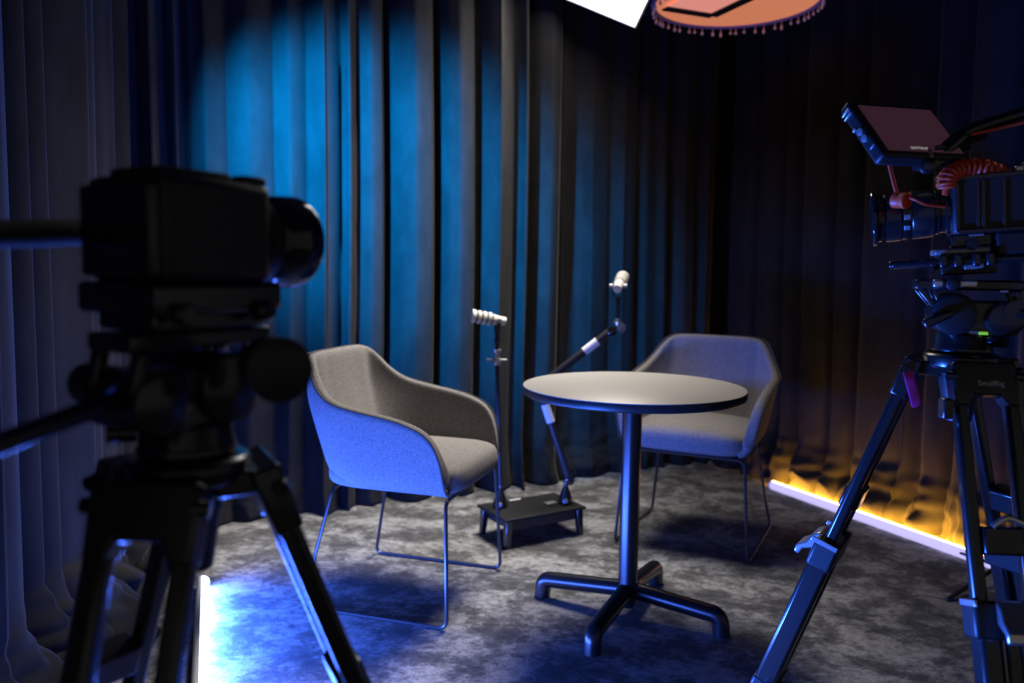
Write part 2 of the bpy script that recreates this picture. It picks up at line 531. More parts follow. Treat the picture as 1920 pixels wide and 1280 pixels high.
# ------------------------------------------------------------------ round table
tb = thing('pedestal_table', 'round pale topped pedestal table with black column and four feet', 'table', (.379, 2.47, 0), 0)
R_T = 0.344
MB().lathe((0, 0, .7385), (0, 0, 1), [(-.0005, R_T - .001), (.0015, R_T - .001), (.0022, R_T - .002)], 96).build('table_top', 'laminate', tb, ang=60)
MB().lathe((0, 0, .714), (0, 0, 1), [(0, R_T - .004), (.002, R_T - .001), (.004, R_T), (.0225, R_T), (.0246, R_T - .0012)], 96).build('edge_band', 'edge', tb, ang=60)
MB().lathe((0, 0, .03), (0, 0, 1), [(0, .020), (.02, .034), (.05, .034), (.08, .0305), (.672, .0305), (.675, .045), (.684, .12)], 40).build('column', 'powder', tb)
for k in range(4):
    a = math.radians(152.5 + 90 * k); d = V((math.cos(a), math.sin(a), 0))
    path = fillet([d * .0 + V((0, 0, .088)), d * .295 + V((0, 0, .062)), d * .300 + V((0, 0, .004))], .028, 6)
    f = MB().tube(path, .0265, 16).build('foot', 'powder', tb)
    MB().lathe(d * .300 + V((0, 0, .0)), (0, 0, 1), [(0, .019), (.006, .021)], 16).build('foot_pad', 'rubber', f)

# ------------------------------------------------------------------ low platform, arms and microphones
pf = thing('low_platform', 'low black metal platform on short legs standing on the carpet', 'platform', (.09, 3.24, 0), math.radians(30.7))
MB().box((0, 0, .116), (.385, .24, .012)).build('top_plate', 'mattblk', pf, .003)
MB().box((0.0, 0, .088), (.31, .19, .046)).build('tray', 'blk', pf, .004)
for x in (-1, 1):
    for y in (-1, 1):
        MB().bar((x * .168, y * .095, .11), (x * .176, y * .102, 0), .030, .030, (0, 1, 0), .022, .022).build('leg', 'satin', pf, .003)
MB().box((-.02, .10, .1235), (.055, .012, .002)).build('label_plate', 'white', pf)
MB().box((.08, -.02, .126), (.05, .03, .008)).build('clip', 'grey', pf, .002)


def cone_base(parent):
    MB().lathe((0, 0, 0), (0, 0, 1), [(0, .030), (.012, .031), (.03, .026), (.075, .010), (.09, .009)], 24).build('mount', 'satin', parent)
    MB().cyl((0, -.022, .02), (0, -.045, .02), .007).build('screw', 'grey', parent)


lp = fl(938, 950, .122); lp.z = .122
a1 = thing('microphone_stand', 'upright black microphone pole with silver clamp rising from the platform', 'microphone stand', lp)
cone_base(a1)
top1 = at(932, 672, lp.y) - lp
MB().cyl((0, 0, .08), (top1.x, 0, top1.z - .02), .0085).build('pole', 'blk', a1)
cl = MB().lathe((top1.x, 0, top1.z - .03), (0, 0, 1), [(0, .006), (.006, .015), (.018, .018), (.03, .014), (.032, .010), (.055, .010), (.056, .016), (.066, .018), (.068, .010)], 20).build('clamp', 'silver', a1)
MB().cyl((top1.x - .040, 0, top1.z - .006), (top1.x + .040, 0, top1.z - .006), .0055, n=12).build('wing_bolt', 'grey', cl)
MB().cyl((top1.x, 0, top1.z + .035), (top1.x, 0, top1.z + .085), .008).build('upper_post', 'blk', a1)
MB().lathe((top1.x, 0, top1.z + .062), (0, 0, 1), [(0, .006), (.004, .013), (.018, .013), (.022, .007)], 14).build('collar', 'blk', a1)


def microphone(label, centre, axis):
    m = thing('microphone', label, 'microphone', centre, group='ringed white studio microphones')
    ax = V(axis).normalized()
    b = MB().lathe(-ax * .012, ax, [(-.052, .014), (-.050, .0175), (-.02, .0185), (.0, .022), (.004, .023)], 28).build('body', 'mic', m)
    MB().lathe(-ax * .010, ax, [(0, .0215), (.085, .0235)], 28).build('grille', 'mesh_dark', m)
    for k in range(4):
        t = .008 + k * .0215
        MB().lathe(-ax * .010, ax, [(t - .0005, .0235), (t + .002, .0268), (t + .012, .0270), (t + .0145, .0240)], 28).build('ring', 'mic', m)
    MB().lathe(ax * .066, ax, [(0, .0262), (.006, .0278), (.012, .0262), (.013, .019)], 28).build('end_cap', 'mic', m)
    s = ax.cross(V((0, 0, 1))).normalized()
    y = MB(); y.bar(s * .026 - ax * .03 + V((0, 0, .006)), s * .018 - ax * .03 + V((0, 0, -.048)), .016, .005, s)
    y.bar(-s * .026 - ax * .03 + V((0, 0, .006)), -s * .018 - ax * .03 + V((0, 0, -.048)), .016, .005, s)
    y.bar(s * .022 - ax * .03 + V((0, 0, -.046)), -s * .022 - ax * .03 + V((0, 0, -.046)), .018, .006)
    yk = y.build('yoke', 'blk', m, .001)
    for q in (1, -1):
        MB().cyl(s * .022 * q - ax * .03, s * .036 * q - ax * .03, .0095, n=16).build('knob', 'grey', yk)
    MB().cyl(-ax * .03 + V((0, 0, -.076)), -ax * .03 + V((0, 0, -.044)), .010, n=16).build('thread', 'blk', m)
    return m


m1c = at(914, 597, lp.y)
ax1 = V((-.95, -.25, .17)).normalized()
m1c = V((lp.x + top1.x, lp.y, lp.z + top1.z + .155)) + ax1 * .030
microphone('white ringed microphone on the upright pole between left armchair and table', m1c, ax1)

rp = fl(1060, 943, .122); rp.z = .122
a2 = thing('boom_arm', 'black folding boom arm with white label sleeves behind the table', 'boom arm', rp)
cone_base(a2)
YD = rp.y
J0 = at(1068, 899, YD) - rp; J1 = at(1011, 724, YD) - rp; J2 = at(1143, 622, YD) - rp
MB().cyl((0, 0, .085), J0, .008).build('post', 'blk', a2)
MB().lathe(J0 + V((0, -.024, 0)), (0, 1, 0), [(0, .010), (.003, .019), (.040, .019), (.043, .012)], 24).build('pivot_knob', 'gloss', a2)
MB().cyl(J0 + V((.016, 0, .022)), J0 + V((.026, 0, .036)), .006, n=12).build('tension_screw', 'gloss', a2)
MB().cyl(J0, J1, .0165).build('lower_arm', 'blk', a2)
MB().lathe(J1 + V((0, -.02, 0)), (0, 1, 0), [(0, .014), (.003, .018), (.037, .018), (.04, .014)], 20).build('elbow', 'blk', a2)
MB().cyl(J1, J2, .0165).build('upper_arm', 'blk', a2)
d0 = (J1 - J0); d1 = (J2 - J1)
MB().cyl(J0 + d0 * .62, J0 + d0 * .81, .0178, n=24).build('label_sleeve', 'white', a2)
MB().cyl(J1 + d1 * .64, J1 + d1 * .83, .0178, n=24).build('label_sleeve', 'white', a2)
MB().lathe(J2 + V((.008, -.024, .004)), (0, 1, 0), [(0, .010), (.003, .019), (.045, .019), (.048, .012)], 24).build('pivot_knob', 'gloss', a2)
top2 = at(1158, 604, YD) - rp
MB().lathe(top2 + V((0, 0, -.014)), (0, 0, 1), [(0, .008), (.004, .018), (.016, .020), (.018, .012), (.03, .012)], 20).build('swivel', 'silver', a2)
MB().lathe(top2 + V((.012, -.005, -.022)), (.3, -1, 0), [(0, .013), (.004, .020), (.012, .020), (.014, .013)], 20).build('wing_ring', 'grey', a2)
MB().cyl(top2, top2 + V((0, 0, .075)), .0075).build('upper_post', 'blk', a2)
ax2 = V((.28, .88, .34)).normalized()
m2c = rp + top2 + V((0, 0, .148)) + ax2 * .030
microphone('white ringed microphone on the folding boom arm, turned away', m2c, ax2)


# ------------------------------------------------------------------ tripods
def make_tripod(label, loc, azs, zc, ribbon=None, text=None, head_az=0.0, tilt=0.0, radius=.40, pan=None):
    t = thing('tripod', label, 'tripod', loc, 0, 'black video tripods')
    Z = V((0, 0, 1))
    cr = MB()
    cr.lathe((0, 0, zc - .03), Z, [(0, .040), (.004, .058), (.022, .062), (.028, .060), (.030, .050)], 40)
    for a in azs:
        d = V((math.cos(a), math.sin(a), 0))
        cr.bar(d * .02 + V((0, 0, zc - .026)), d * .078 + V((0, 0, zc - .030)), .085, .030, Z, .080, .022)
    cr.build('crown', 'satin', t, .004)
    MB().lathe((0, 0, zc - .12), Z, [(0, .022), (.05, .03), (.09, .04)], 24).build('bowl_clamp', 'blk', t)
    for i, a in enumerate(azs):
        d = V((math.cos(a), math.sin(a), 0)); T = V((-d.y, d.x, 0))
        A = d * .075 + V((0, 0, zc - .035)); B = d * radius + V((0, 0, .012))
        L = B - A; u = L.normalized(); nrm = u.cross(T).normalized()
        if nrm.dot(d) < 0: nrm = -nrm
        P = lambda s: A + L * s
        # shoulder plate that the two rails hang from
        sp = MB().prism([(-.050, .024), (.050, .024), (.053, -.008), (.051, -.050), (.031, -.050), (.022, -.031), (-.022, -.031), (-.031, -.050), (-.051, -.050), (-.053, -.008)], A, T, -u, .030)
        leg = sp.build('leg', 'satin', t, .004)
        for q in (-1, 1):
            MB().cyl(A + T * .045 * q + nrm * .010, A + T * .060 * q + nrm * .006, .008, n=16).build('hinge_bolt', 'satin', leg)
            MB().bar(P(.03) + T * .040 * q, P(.43) + T * .040 * q, .022, .022, nrm).build('upper_rail', 'satin', leg, .006)
            MB().bar(P(.385) + T * .036 * q, P(.715) + T * .036 * q, .030, .042, nrm).build('lower_rail', 'satin', leg, .007)
            MB().bar(P(.41) + T * .019 * q + nrm * .014, P(.70) + T * .019 * q + nrm * .014, .003, .012, nrm).build('rail_groove', 'grey', leg)
        MB().bar(P(.25), P(.295), .060, .034, nrm).build('cross_block', 'satin', leg, .004)
        lv = fillet([P(.245) + T * .03 + nrm * .02, P(.235) + nrm * .03, P(.25) - T * .02 + nrm * .026], .01)
        if i == 0: MB().tube(lv, .005, 8).build('lever', 'silver', leg)
        MB().bar(P(.365), P(.425), .118, .046, nrm).build('clamp_block', 'blk', leg, .006)
        # the flip lock: a bent silver lever
        c0 = P(.365) + nrm * .024
        prof = [(0, 0), (.012, .012), (.030, .016), (.044, .030), (.060, .030), (.062, .020), (.048, .018), (.040, .006), (.034, -.004), (0, -.006)]
        MB().prism(prof, c0, u, nrm, .055).build('flip_lock', 'silver', leg, .003)
        for q in (-1, 1):
            MB().bar(P(.37) + T * .059 * q - nrm * .02, P(.37) + T * .059 * q + nrm * .03, .004, .010, u).build('lock_band', 'silver', leg, .001)
        MB().bar(P(.40), P(.99), .026, .026, nrm).build('centre_tube', 'satin', leg, .006)
        MB().bar(P(.700), P(.735), .105, .048, nrm).build('lower_block', 'blk', leg, .006)
        MB().cyl(P(.715) + T * .05 - nrm * .01, P(.715) + T * .085 - nrm * .01, .012, n=14).build('lock_knob', 'blk', leg)
        MB().lathe(B + V((0, 0, -.012)), Z, [(0, .022), (.012, .024), (.03, .018), (.045, .013)], 18).build('rubber_foot', 'rubber', leg)
        # spreader arm to the middle
        s0 = P(.725) - nrm * .02; hub = V((0, 0, s0.z - .015))
        MB().bar(hub, s0, .030, .012).build('spreader_arm', 'blk', leg, .003)
    MB().lathe((0, 0, .012 + (zc - .047) * .275 - .03), Z, [(0, .022), (.004, .030), (.028, .030), (.032, .022)], 20).build('spreader_hub', 'blk', t)
    # fluid head, local frame: X forward (lens), Y left, Z up
    f = V((math.cos(head_az), math.sin(head_az), 0)); l = V((-f.y, f.x, 0))
    O = V((0, 0, zc))

    def W(x, y, z): return O + f * x + l * y + Z * z
    hb = MB().lathe(O, Z, [(0, .046), (.006, .050), (.012, .046), (.03, .044), (.036, .040)], 36)
    hb.box(W(-.012, 0, .060), (.072, .070, .062), Matrix.Rotation(head_az, 3, 'Z'))
    head = hb.build('fluid_head', 'satin', t, .005)
    MB().lathe(W(.022, -.048, .068), l, [(0, .028), (.004, .036), (.092, .036), (.096, .028)], 40).build('tilt_drum', 'satin', head)
    MB().lathe(W(.022, .046, .068), l, [(0, .030), (.002, .034), (.010, .034), (.013, .028)], 40).build('drum_ring', 'blk', head)
    MB().lathe(W(-.055, -.045, .062), l, [(0, .022), (.004, .030), (.088, .030), (.092, .022)], 32).build('counterbalance_drum', 'satin', head)
    kb = MB().bar(W(.026, .064, .072), W(.070, .068, .050), .012, .014, l, .018, .020)
    kb.build('tilt_lock_lever', 'gloss', head, .004)
    MB().box(W(-.025, .0385, .037), (.014, .004, .005), Matrix.Rotation(head_az, 3, 'Z')).build('bubble_level', 'level', head, .001)
    MB().box(W(-.012, .0375, .037), (.016, .003, .005), Matrix.Rotation(head_az, 3, 'Z')).build('level_holder', 'grey', head)
    MB().cyl(W(-.035, .03, .024), W(-.058, .046, .024), .010, n=16).build('pan_lock_knob', 'gloss', head)
    # struts and sliding plate seat
    for q in (.030, -.030):
        MB().bar(W(.074, q, .110), W(.046, q, .076), .010, .008, l).bar(W(.052, q, .108), W(.040, q, .082), .008, .006, l).build('strut', 'satin', head, .002)
        MB().bar(W(-.070, q, .110), W(-.080, q, .072), .012, .016, l).build('rear_strut', 'satin', head, .003)
    pl = MB().box(W(.0, 0, .118), (.165, .068, .018), Matrix.Rotation(head_az, 3, 'Z')).build('plate_seat', 'satin', head, .004)
    for x, wd in ((.048, .016), (.003, .028)):
        MB().box(W(x, .038, .120), (wd, .012, .013), Matrix.Rotation(head_az, 3, 'Z')).build('plate_lock', 'silver', pl, .003)
    MB().lathe(W(.026, .034, .120), l, [(0, .010), (.012, .011), (.014, .008)], 16).build('plate_knob', 'blk', pl)
    MB().box(W(-.052, .0345, .1085), (.012, .001, .003), Matrix.Rotation(head_az, 3, 'Z')).build('scale_mark', 'white', pl)
    if pan:
        pts = [V(p) - V(loc) for p in pan]
        MB().cyl(W(-.07, .03, .075), W(-.07, .055, .075), .020, n=20).build('handle_rosette', 'satin', head)
        MB().tube(fillet([W(-.07, .05, .075)] + pts, .05), .0095, 12).build('pan_handle', 'satin', head)
    return t


TR = at(1803, 660, 1.40)
AZR = [math.radians(a) for a in (265.4, 25.4, 145.4)]
HEAD_R = math.radians(159)
rt_tripod = make_tripod('tall black tripod at the right carrying the camera with orange cable', (TR.x, TR.y, 0), AZR, TR.z, head_az=HEAD_R,
                        pan=[(TR.x + .16, TR.y - .10, TR.z + .02), (TR.x + .42, TR.y - .22, TR.z - .16)])
# maker's name on the near shoulder
dR = V((math.cos(AZR[0]), math.sin(AZR[0]), 0))
leg_top = dR * .075 + V((0, 0, TR.z - .035)); leg_bot = dR * .40 + V((0, 0, .012))
uR = (leg_bot - leg_top).normalized(); TRn = V((-dR.y, dR.x, 0)); nR = uR.cross(TRn).normalized()
if nR.dot(dR) < 0: nR = -nR
leg_parts = [c for c in rt_tripod.children if c.name.startswith('leg')]
text_part('lettering', 'SmallRig', .0125, 'white', leg_parts[0], leg_top + nR * .0158 + TRn * .006 + uR * .013, TRn, -uR, label='white SmallRig lettering')

# pink ribbon and little box clipped to that tripod
rb = []
for i, (x, y, dy) in enumerate([(1701, 690, .0), (1703, 700, -.008), (1706, 712, -.012), (1711, 730, -.010), (1716, 748, -.014), (1718, 763, -.012)]):
    c = at(x, y, 1.402 + dy); hw = .0092
    k = V((1, .0, .30)).normalized() * hw
    rb.append([c - k, c, c + k])
rbo = MB().grid(rb).build('ribbon', 'pink', ang=180)
sm_ = rbo.modifiers.new('cloth', 'SOLIDIFY'); sm_.thickness = .001
sm_ = rbo.modifiers.new('soft', 'SUBSURF'); sm_.levels = 2; sm_.render_levels = 2
tag(rbo, 'bright magenta ribbon tied to a leg of the right tripod', 'ribbon')
bx = thing('clip_box', 'small dark box clipped on the near leg of the right tripod', 'clip', at(1773, 765, 1.30))
MB().box((0, 0, 0), (.016, .022, .034)).build('case', 'satin', bx, .003)
MB().box((.010, 0, .008), (.012, .016, .010)).build('hook', 'blk', bx, .002)

TL = at(352, 848, .80)
AZL = [math.radians(a) for a in (266, 28, 146)]
HEAD_L = math.radians(60)
lt_tripod = make_tripod('blurred black tripod in the left foreground with silver leg locks', (TL.x, TL.y, 0), AZL, TL.z, head_az=HEAD_L,
            pan=[at(230, 745, .72), at(-80, 862, .58)])
g2 = at(478, 688, .76) - V((TL.x, TL.y, 0))
MB().lathe(g2 - V((-.012, -.01, 0)), (.5, -.85, 0), [(0, .022), (.004, .031), (.036, .031), (.04, .022)], 28).build('drag_dial', 'blk', lt_tripod)


# ------------------------------------------------------------------ right camera rig
def basis_from(az, tilt):
    f = V((math.cos(az) * math.cos(tilt), math.sin(az) * math.cos(tilt), math.sin(tilt)))
    l = V((-math.sin(az), math.cos(az), 0)); u = f.cross(l)
    return f, l, u


fR = basis_from(HEAD_R, math.radians(-4.0))
cam_r = thing('video_camera', 'black video camera with lens and rails on the right tripod', 'camera', TR + V((0, 0, .127)), basis=fR)
# local: X forward, Y towards the viewer, Z up; origin on the tripod plate


def lx(px): return (1803 - px) * .00099


def lz(py): return (543 - py) * .00092


bd = MB().box((-.075, 0, lz(405)), (.200, .088, .098)).box((.012, 0, lz(412)), (.030, .070, .076)).build('body', 'blk', cam_r, .006)
for x in (.018, -.012, -.020, -.05):
    MB().bar((x, .0455, lz(452)), (x, .0455, lz(362)), .006, .004, (0, 1, 0)).build('cage_bar', 'satin', bd, .001)
MB().bar((.02, .046, lz(357)), (-.17, .046, lz(357)), .010, .010).bar((.02, .046, lz(454)), (-.17, .046, lz(454)), .010, .008).build('cage_rail', 'satin', bd, .002)
MB().bar((.028, .03, lz(372)), (.028, .03, lz(350)), .012, .012, (0, 1, 0)).build('latch', 'gloss', bd, .002)
MB().box((-.01, .038, lz(455) - .006), (.022, .002, .003)).build('badge', 'grey', bd)
ln = MB().lathe((.022, 0, lz(413)), (1, 0, -.03), [(0, .036), (.004, .0385), (.010, .0385), (.012, .036), (.020, .036), (.022, .0385), (.028, .0385)], 48).build('lens', 'gloss', cam_r)
ldir = V((1, 0, -.03)).normalized(); lo = V((.022, 0, lz(413)))
MB().lathe(lo + ldir * .028, ldir, [(0, .0385), (.002, .0415), (.034, .0425), (.036, .041)], 48).build('zoom_ring', 'satin', ln)
MB().lathe(lo + ldir * .064, ldir, [(0, .041), (.001, .0418), (.015, .0422), (.016, .041)], 48).build('switch_ring', 'satin', ln)
for zz in (.020, -.004, -.022):
    yy = math.sqrt(.0424 ** 2 - zz ** 2)
    MB().box(lo + ldir * .072 + V((0, yy, zz)), (.010, .003, .009), Matrix.Rotation(math.atan2(zz, yy), 3, 'X')).build('switch', 'grey', ln, .001)
MB().lathe(lo + ldir * .080, ldir, [(0, .041), (.002, .0435), (.024, .0435), (.026, .040)], 48).build('focus_ring', 'satin', ln)
MB().lathe(lo + ldir * .106, ldir, [(0, .040), (.003, .0425), (.012, .0432), (.0125, .040)], 48).build('front_barrel', 'gloss', ln)
MB().lathe(lo + ldir * .1185, ldir, [(0, .043), (.002, .0485), (.007, .0490), (.0085, .0475), (.0085, .040)], 56).build('front_rim', 'gloss', ln)
MB().lathe(lo + ldir * .1215, ldir, [(0, .038), (.0035, .036), (.006, .0)], 40).build('front_glass', 'lens_glass', ln)
# top gear
MB().box((-.005, .0, lz(352)), (.10, .05, .014)).box((-.03, .01, lz(343)), (.06, .03, .014)).build('top_plate', 'blk', cam_r, .003)
MB().bar((-.02, .028, lz(346)), (-.065, .03, lz(352)), .008, .010).build('hdmi_clamp', 'grey', cam_r, .002)
MB().box((-.074, .036, lz(351)), (.013, .012, .015)).build('cable_plug', 'silver', cam_r, .002)
MB().box((-.088, .03, lz(350)), (.016, .024, .026)).build('plug_body', 'blk', cam_r, .002)
MB().box((-.118, .028, lz(344)), (.044, .028, .034)).build('red_box', 'red', cam_r, .003, label='red block at the cable end')
MB().box((-.125, .05, lz(452)), (.05, .010, .011)).build('red_tab', 'red', cam_r, .003, label='red tab under the body')
# base: riser, plate, rails
MB().box((-.005, .0, lz(470)), (.062, .052, .022)).build('riser', 'satin', cam_r, .003)
MB().lathe((-.006, .026, lz(478)), (0, 1, 0), [(0, .009), (.008, .010), (.009, .007)], 16).build('riser_knob', 'blk', cam_r)
MB().box((.010, .0, lz(489)), (.085, .062, .010)).build('quick_plate', 'grey', cam_r, .003)
for y in (.030, -.030):
    r_ = MB().lathe((-.16, y, lz(508)), (1, 0, 0), [(0, .0060), (.001, .0075), (.277, .0075), (.279, .006)], 20).build('rail', 'gloss', cam_r)
for x in (.040, .018, -.010, -.030):
    MB().box((x, 0, lz(506)), (.013, .088, .024)).build('rail_clamp', 'satin', cam_r, .004)
MB().box((.0, 0, lz(522)), (.085, .056, .020)).build('dovetail', 'blk', cam_r, .003)
MB().bar((.008, .030, lz(521)), (-.022, .034, lz(516)), .012, .010).build('dovetail_lever', 'grey', cam_r, .003)
MB().tube(fillet([(.046, .036, lz(516)), (.056, .042, lz(519)), (.060, .04, lz(526))], .01), .004, 8).build('thumb_screw', 'satin', cam_r)
MB().box((-.09, 0, lz(480)), (.10, .07, .04)).build('battery_plate', 'blk', cam_r, .005)
# top handle rising to the operator's side
hp = [(lx(1750), .056, lz(318)), (lx(1772), .040, lz(298)), (lx(1800), .016, lz(271)), (lx(1850), .02, lz(258)), (lx(1900), .024, lz(247)), (lx(1990), .028, lz(228))]
hd = MB().tube(fillet(hp, .02, 4), .0125, 14).build('top_handle', 'satin', cam_r)
MB().bar((lx(1790), .016, lz(288)), (lx(1835), .016, lz(278)), .022, .016).build('handle_grip', 'rubber', hd, .004)
MB().bar((lx(1800), .014, lz(300)), (lx(1802), .0, lz(350)), .020, .020, (0, 1, 0)).build('handle_post', 'satin', hd, .004)
MB().tube(fillet([(lx(1808), .035, lz(278)), (lx(1830), .037, lz(276)), (lx(1880), .04, lz(268)), (lx(1990), .044, lz(250))], .03, 5), .0026, 8).build('signal_cable', 'orange', hd, label='thin orange cable under the handle')
# cold shoe joint that carries the monitor
jt = MB().lathe((lx(1735), .074, lz(334)), (0, 1, 0), [(0, .009), (.004, .013), (.018, .013), (.021, .009)], 20).build('monitor_joint', 'satin', cam_r)
MB().bar((lx(1735), .074, lz(333)), (lx(1768), .046, lz(312)), .018, .022).build('joint_block', 'satin', jt, .004)
MB().bar((lx(1741), .078, lz(322)), (lx(1736), .074, lz(304)), .012, .016, (0, 1, 0)).build('shoe_foot', 'grey', jt, .003)
MB().box((lx(1756), .076, lz(302)), (.016, .012, .008)).build('shoe_lever', 'gloss', jt, .002)
MB().cyl((lx(1715), .072, lz(328)), (lx(1735), .074, lz(334)), .009, n=16).build('joint_knob', 'gloss', jt)

# ------------------------------------------------------------------ field monitor
TLc = at(1588, 186, 1.40)
hv = (at(1742, 197, 1.456) - TLc).normalized(); vv_ = at(1660, 290, 1.313) - TLc
vv_ = (vv_ - hv * vv_.dot(hv)).normalized(); yv = -vv_; nv = hv.cross(yv).normalized()
MW, MH, MD = .178, .138, .026
mc = TLc + hv * (MW / 2) + vv_ * (MH / 2)
mon = thing('field_monitor', 'small camera monitor with a maroon reflection put into its screen as glow above the right camera', 'monitor', mc, basis=(hv, yv, nv))
cs = MB().box((0, 0, -MD / 2 - .001), (MW, MH, MD)).build('case', 'blk', mon, .007, seg=3)
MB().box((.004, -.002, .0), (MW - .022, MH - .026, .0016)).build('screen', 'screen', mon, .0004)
text_part('lettering', 'SMALLHD', .0085, 'glow_print', mon, (-.008, -MH / 2 + .018, .0013), (-1, 0, 0), (0, -1, 0), .0002, label='white SMALLHD lettering, upside down')
for k, yy in enumerate((.052, .043)):
    MB().box((-MW / 2 - .001, yy, -.016), (.004, .003, .020)).build('bracket_edge', 'silver', cs, .001)
MB().box((-MW / 2 - .001, .012, -.020), (.005, .004, .008)).build('port_edge', 'silver', cs, .001)
for yy in (.000, -.016):
    MB().lathe((-MW / 2, yy, -.013), (-1, 0, 0), [(0, .0065), (.003, .0065), (.004, .004)], 16).build('port', 'grey', cs)
MB().box((-MW / 2 - .001, -.040, -.010), (.003, .003, .012)).build('button', 'grey', cs, .001)
for xx in (-.05, .02):
    MB().box((xx, MH / 2 + .001, -.012), (.028, .003, .014)).build('rubber_bump', 'rubber', cs, .001)

# ------------------------------------------------------------------ cables on the right camera
pth = [V(at(x, y, 1.362)) for x, y in ((1774, 352), (1775, 338), (1784, 325), (1800, 317), (1822, 313), (1845, 315), (1868, 322), (1888, 332), (1904, 343))]
dense = []
for i in range(len(pth) - 1):
    for k in range(30):
        a_, b_, c_, d_ = pth[max(i - 1, 0)], pth[i], pth[i + 1], pth[min(i + 2, len(pth) - 1)]; u = k / 30
        dense.append(0.5 * ((2 * b_) + (c_ - a_) * u + (2 * a_ - 5 * b_ + 4 * c_ - d_) * u * u + (3 * b_ - a_ - 3 * c_ + d_) * u ** 3))
hel = []; turns = 17; nT = len(dense)
for i in range(nT):
    tg = (dense[min(i + 1, nT - 1)] - dense[max(i - 1, 0)]).normalized()
    n1 = tg.cross(V((0, 1, 0))).normalized(); n2 = tg.cross(n1)
    g = 2 * math.pi * turns * i / nT; r0 = .0125 - .004 * max(0, (i / nT - .75) / .25)
    hel.append(dense[i] + n1 * math.cos(g) * r0 + n2 * math.sin(g) * r0)
cc = thing('coiled_cable', 'orange red coiled cable arching over the right camera body', 'cable', dense[0])
org = dense[0].copy()
MB().tube([p - org for p in hel], .0034, 7).build('coil', 'orange', cc, ang=180)
e1 = at(1912, 347, 1.36) - org
MB().cyl(dense[-1] - org, e1, .0045, n=10).build('cable_end', 'orange', cc)
MB().cyl(V((0, 0, 0)), V((-.001, 0, -.012)), .005, n=10).build('cable_end', 'orange', cc)
sp_o = at(1688, 376, 1.36)
ca = thing('cord_toggle', 'orange cord with a round toggle hanging from the monitor', 'cord', sp_o)
MB().lathe((-.006, .010, .002), (.45, -.85, -.12), [(0, .010), (.002, .0135), (.010, .0135), (.014, .012), (.018, .0135), (.025, .0135), (.026, .010), (.020, .008), (.019, .004)], 28).build('toggle', 'orange', ca)
c1 = [at(x, y, 1.40) - sp_o for x, y in ((1659, 292), (1665, 305), (1672, 335), (1680, 364))]
MB().tube(fillet(c1, .03), .0019, 8).build('cord', 'orange', ca)
c1b = [p + V((.004, 0, .001)) for p in c1]
MB().tube(fillet(c1b, .03), .0019, 8).build('cord', 'orange', ca)
c2 = [at(x, y, d_) - sp_o for x, y, d_ in ((1700, 369, 1.35), (1715, 374, 1.335), (1735, 384, 1.335), (1773, 388, 1.35))]
MB().tube(fillet(c2, .03), .0021, 8).build('cord', 'orange', ca)

# ------------------------------------------------------------------ left foreground camera
fL = basis_from(HEAD_L, 0.0)
cam_l = thing('video_camera', 'large out of focus black camera in the left foreground', 'camera', TL + V((0, 0, .127)), basis=fL)
b0 = .044
lb = MB().box((.0, 0, b0 + .052), (.128, .118, .100)).build('body', 'blk', cam_l, .010)
MB().box((-.01, .0, b0 + .104), (.085, .075, .012)).build('top_plate', 'rubber', cam_l, .005)
MB().box((.045, -.045, b0 + .103), (.03, .02, .010)).build('dial', 'blk', cam_l, .003)
MB().box((-.068, .0, b0 + .05), (.012, .105, .085)).build('rear_screen', 'gloss', cam_l, .004)
MB().box((.0, 0, b0 - .012), (.15, .12, .030)).build('cage_base', 'satin', cam_l, .006)
MB().box((.0, 0, b0 - .034), (.13, .085, .018)).build('quick_plate', 'satin', cam_l, .004)
for x in (-.05, .045):
    MB().lathe((x, -.055, b0 - .026), (0, -1, 0), [(0, .010), (.014, .011), (.018, .008)], 16).build('clamp_knob', 'gloss', cam_l)
ll = MB().lathe((.062, 0, b0 + .046), (1, 0, 0), [(0, .036), (.01, .042), (.035, .044), (.040, .049), (.080, .0525), (.086, .050), (.086, .044)], 48).build('lens', 'gloss', cam_l)
MB().lathe((.074, 0, b0 + .046), (1, 0, 0), [(0, .043), (.002, .046), (.020, .046), (.022, .044)], 40).build('focus_ring', 'rubber', ll)
MB().lathe((.136, 0, b0 + .046), (1, 0, 0), [(0, .045), (.012, .036), (.018, .0)], 36).build('front_glass', 'lens_glass', ll)
inv = cam_l.matrix_world.inverted()
g0, g1 = inv @ at(175, 435, .80), inv @ at(-70, 440, .66)
MB().tube([g0, (g0 + g1) / 2, g1], .0125, 14).build('side_handle', 'rubber', cam_l)

# ------------------------------------------------------------------ tube lights
def half_tube(a0, a1, r, s0, s1, n, zc=.0235):
    rows = []
    for s_ in (s0, s1):
        rows.append([td * s_ + V((0, 0, zc)) + (tn * math.cos(a0 + (a1 - a0) * k / n) + V((0, 0, 1)) * math.sin(a0 + (a1 - a0) * k / n)) * r for k in range(n + 1)])
    return rows


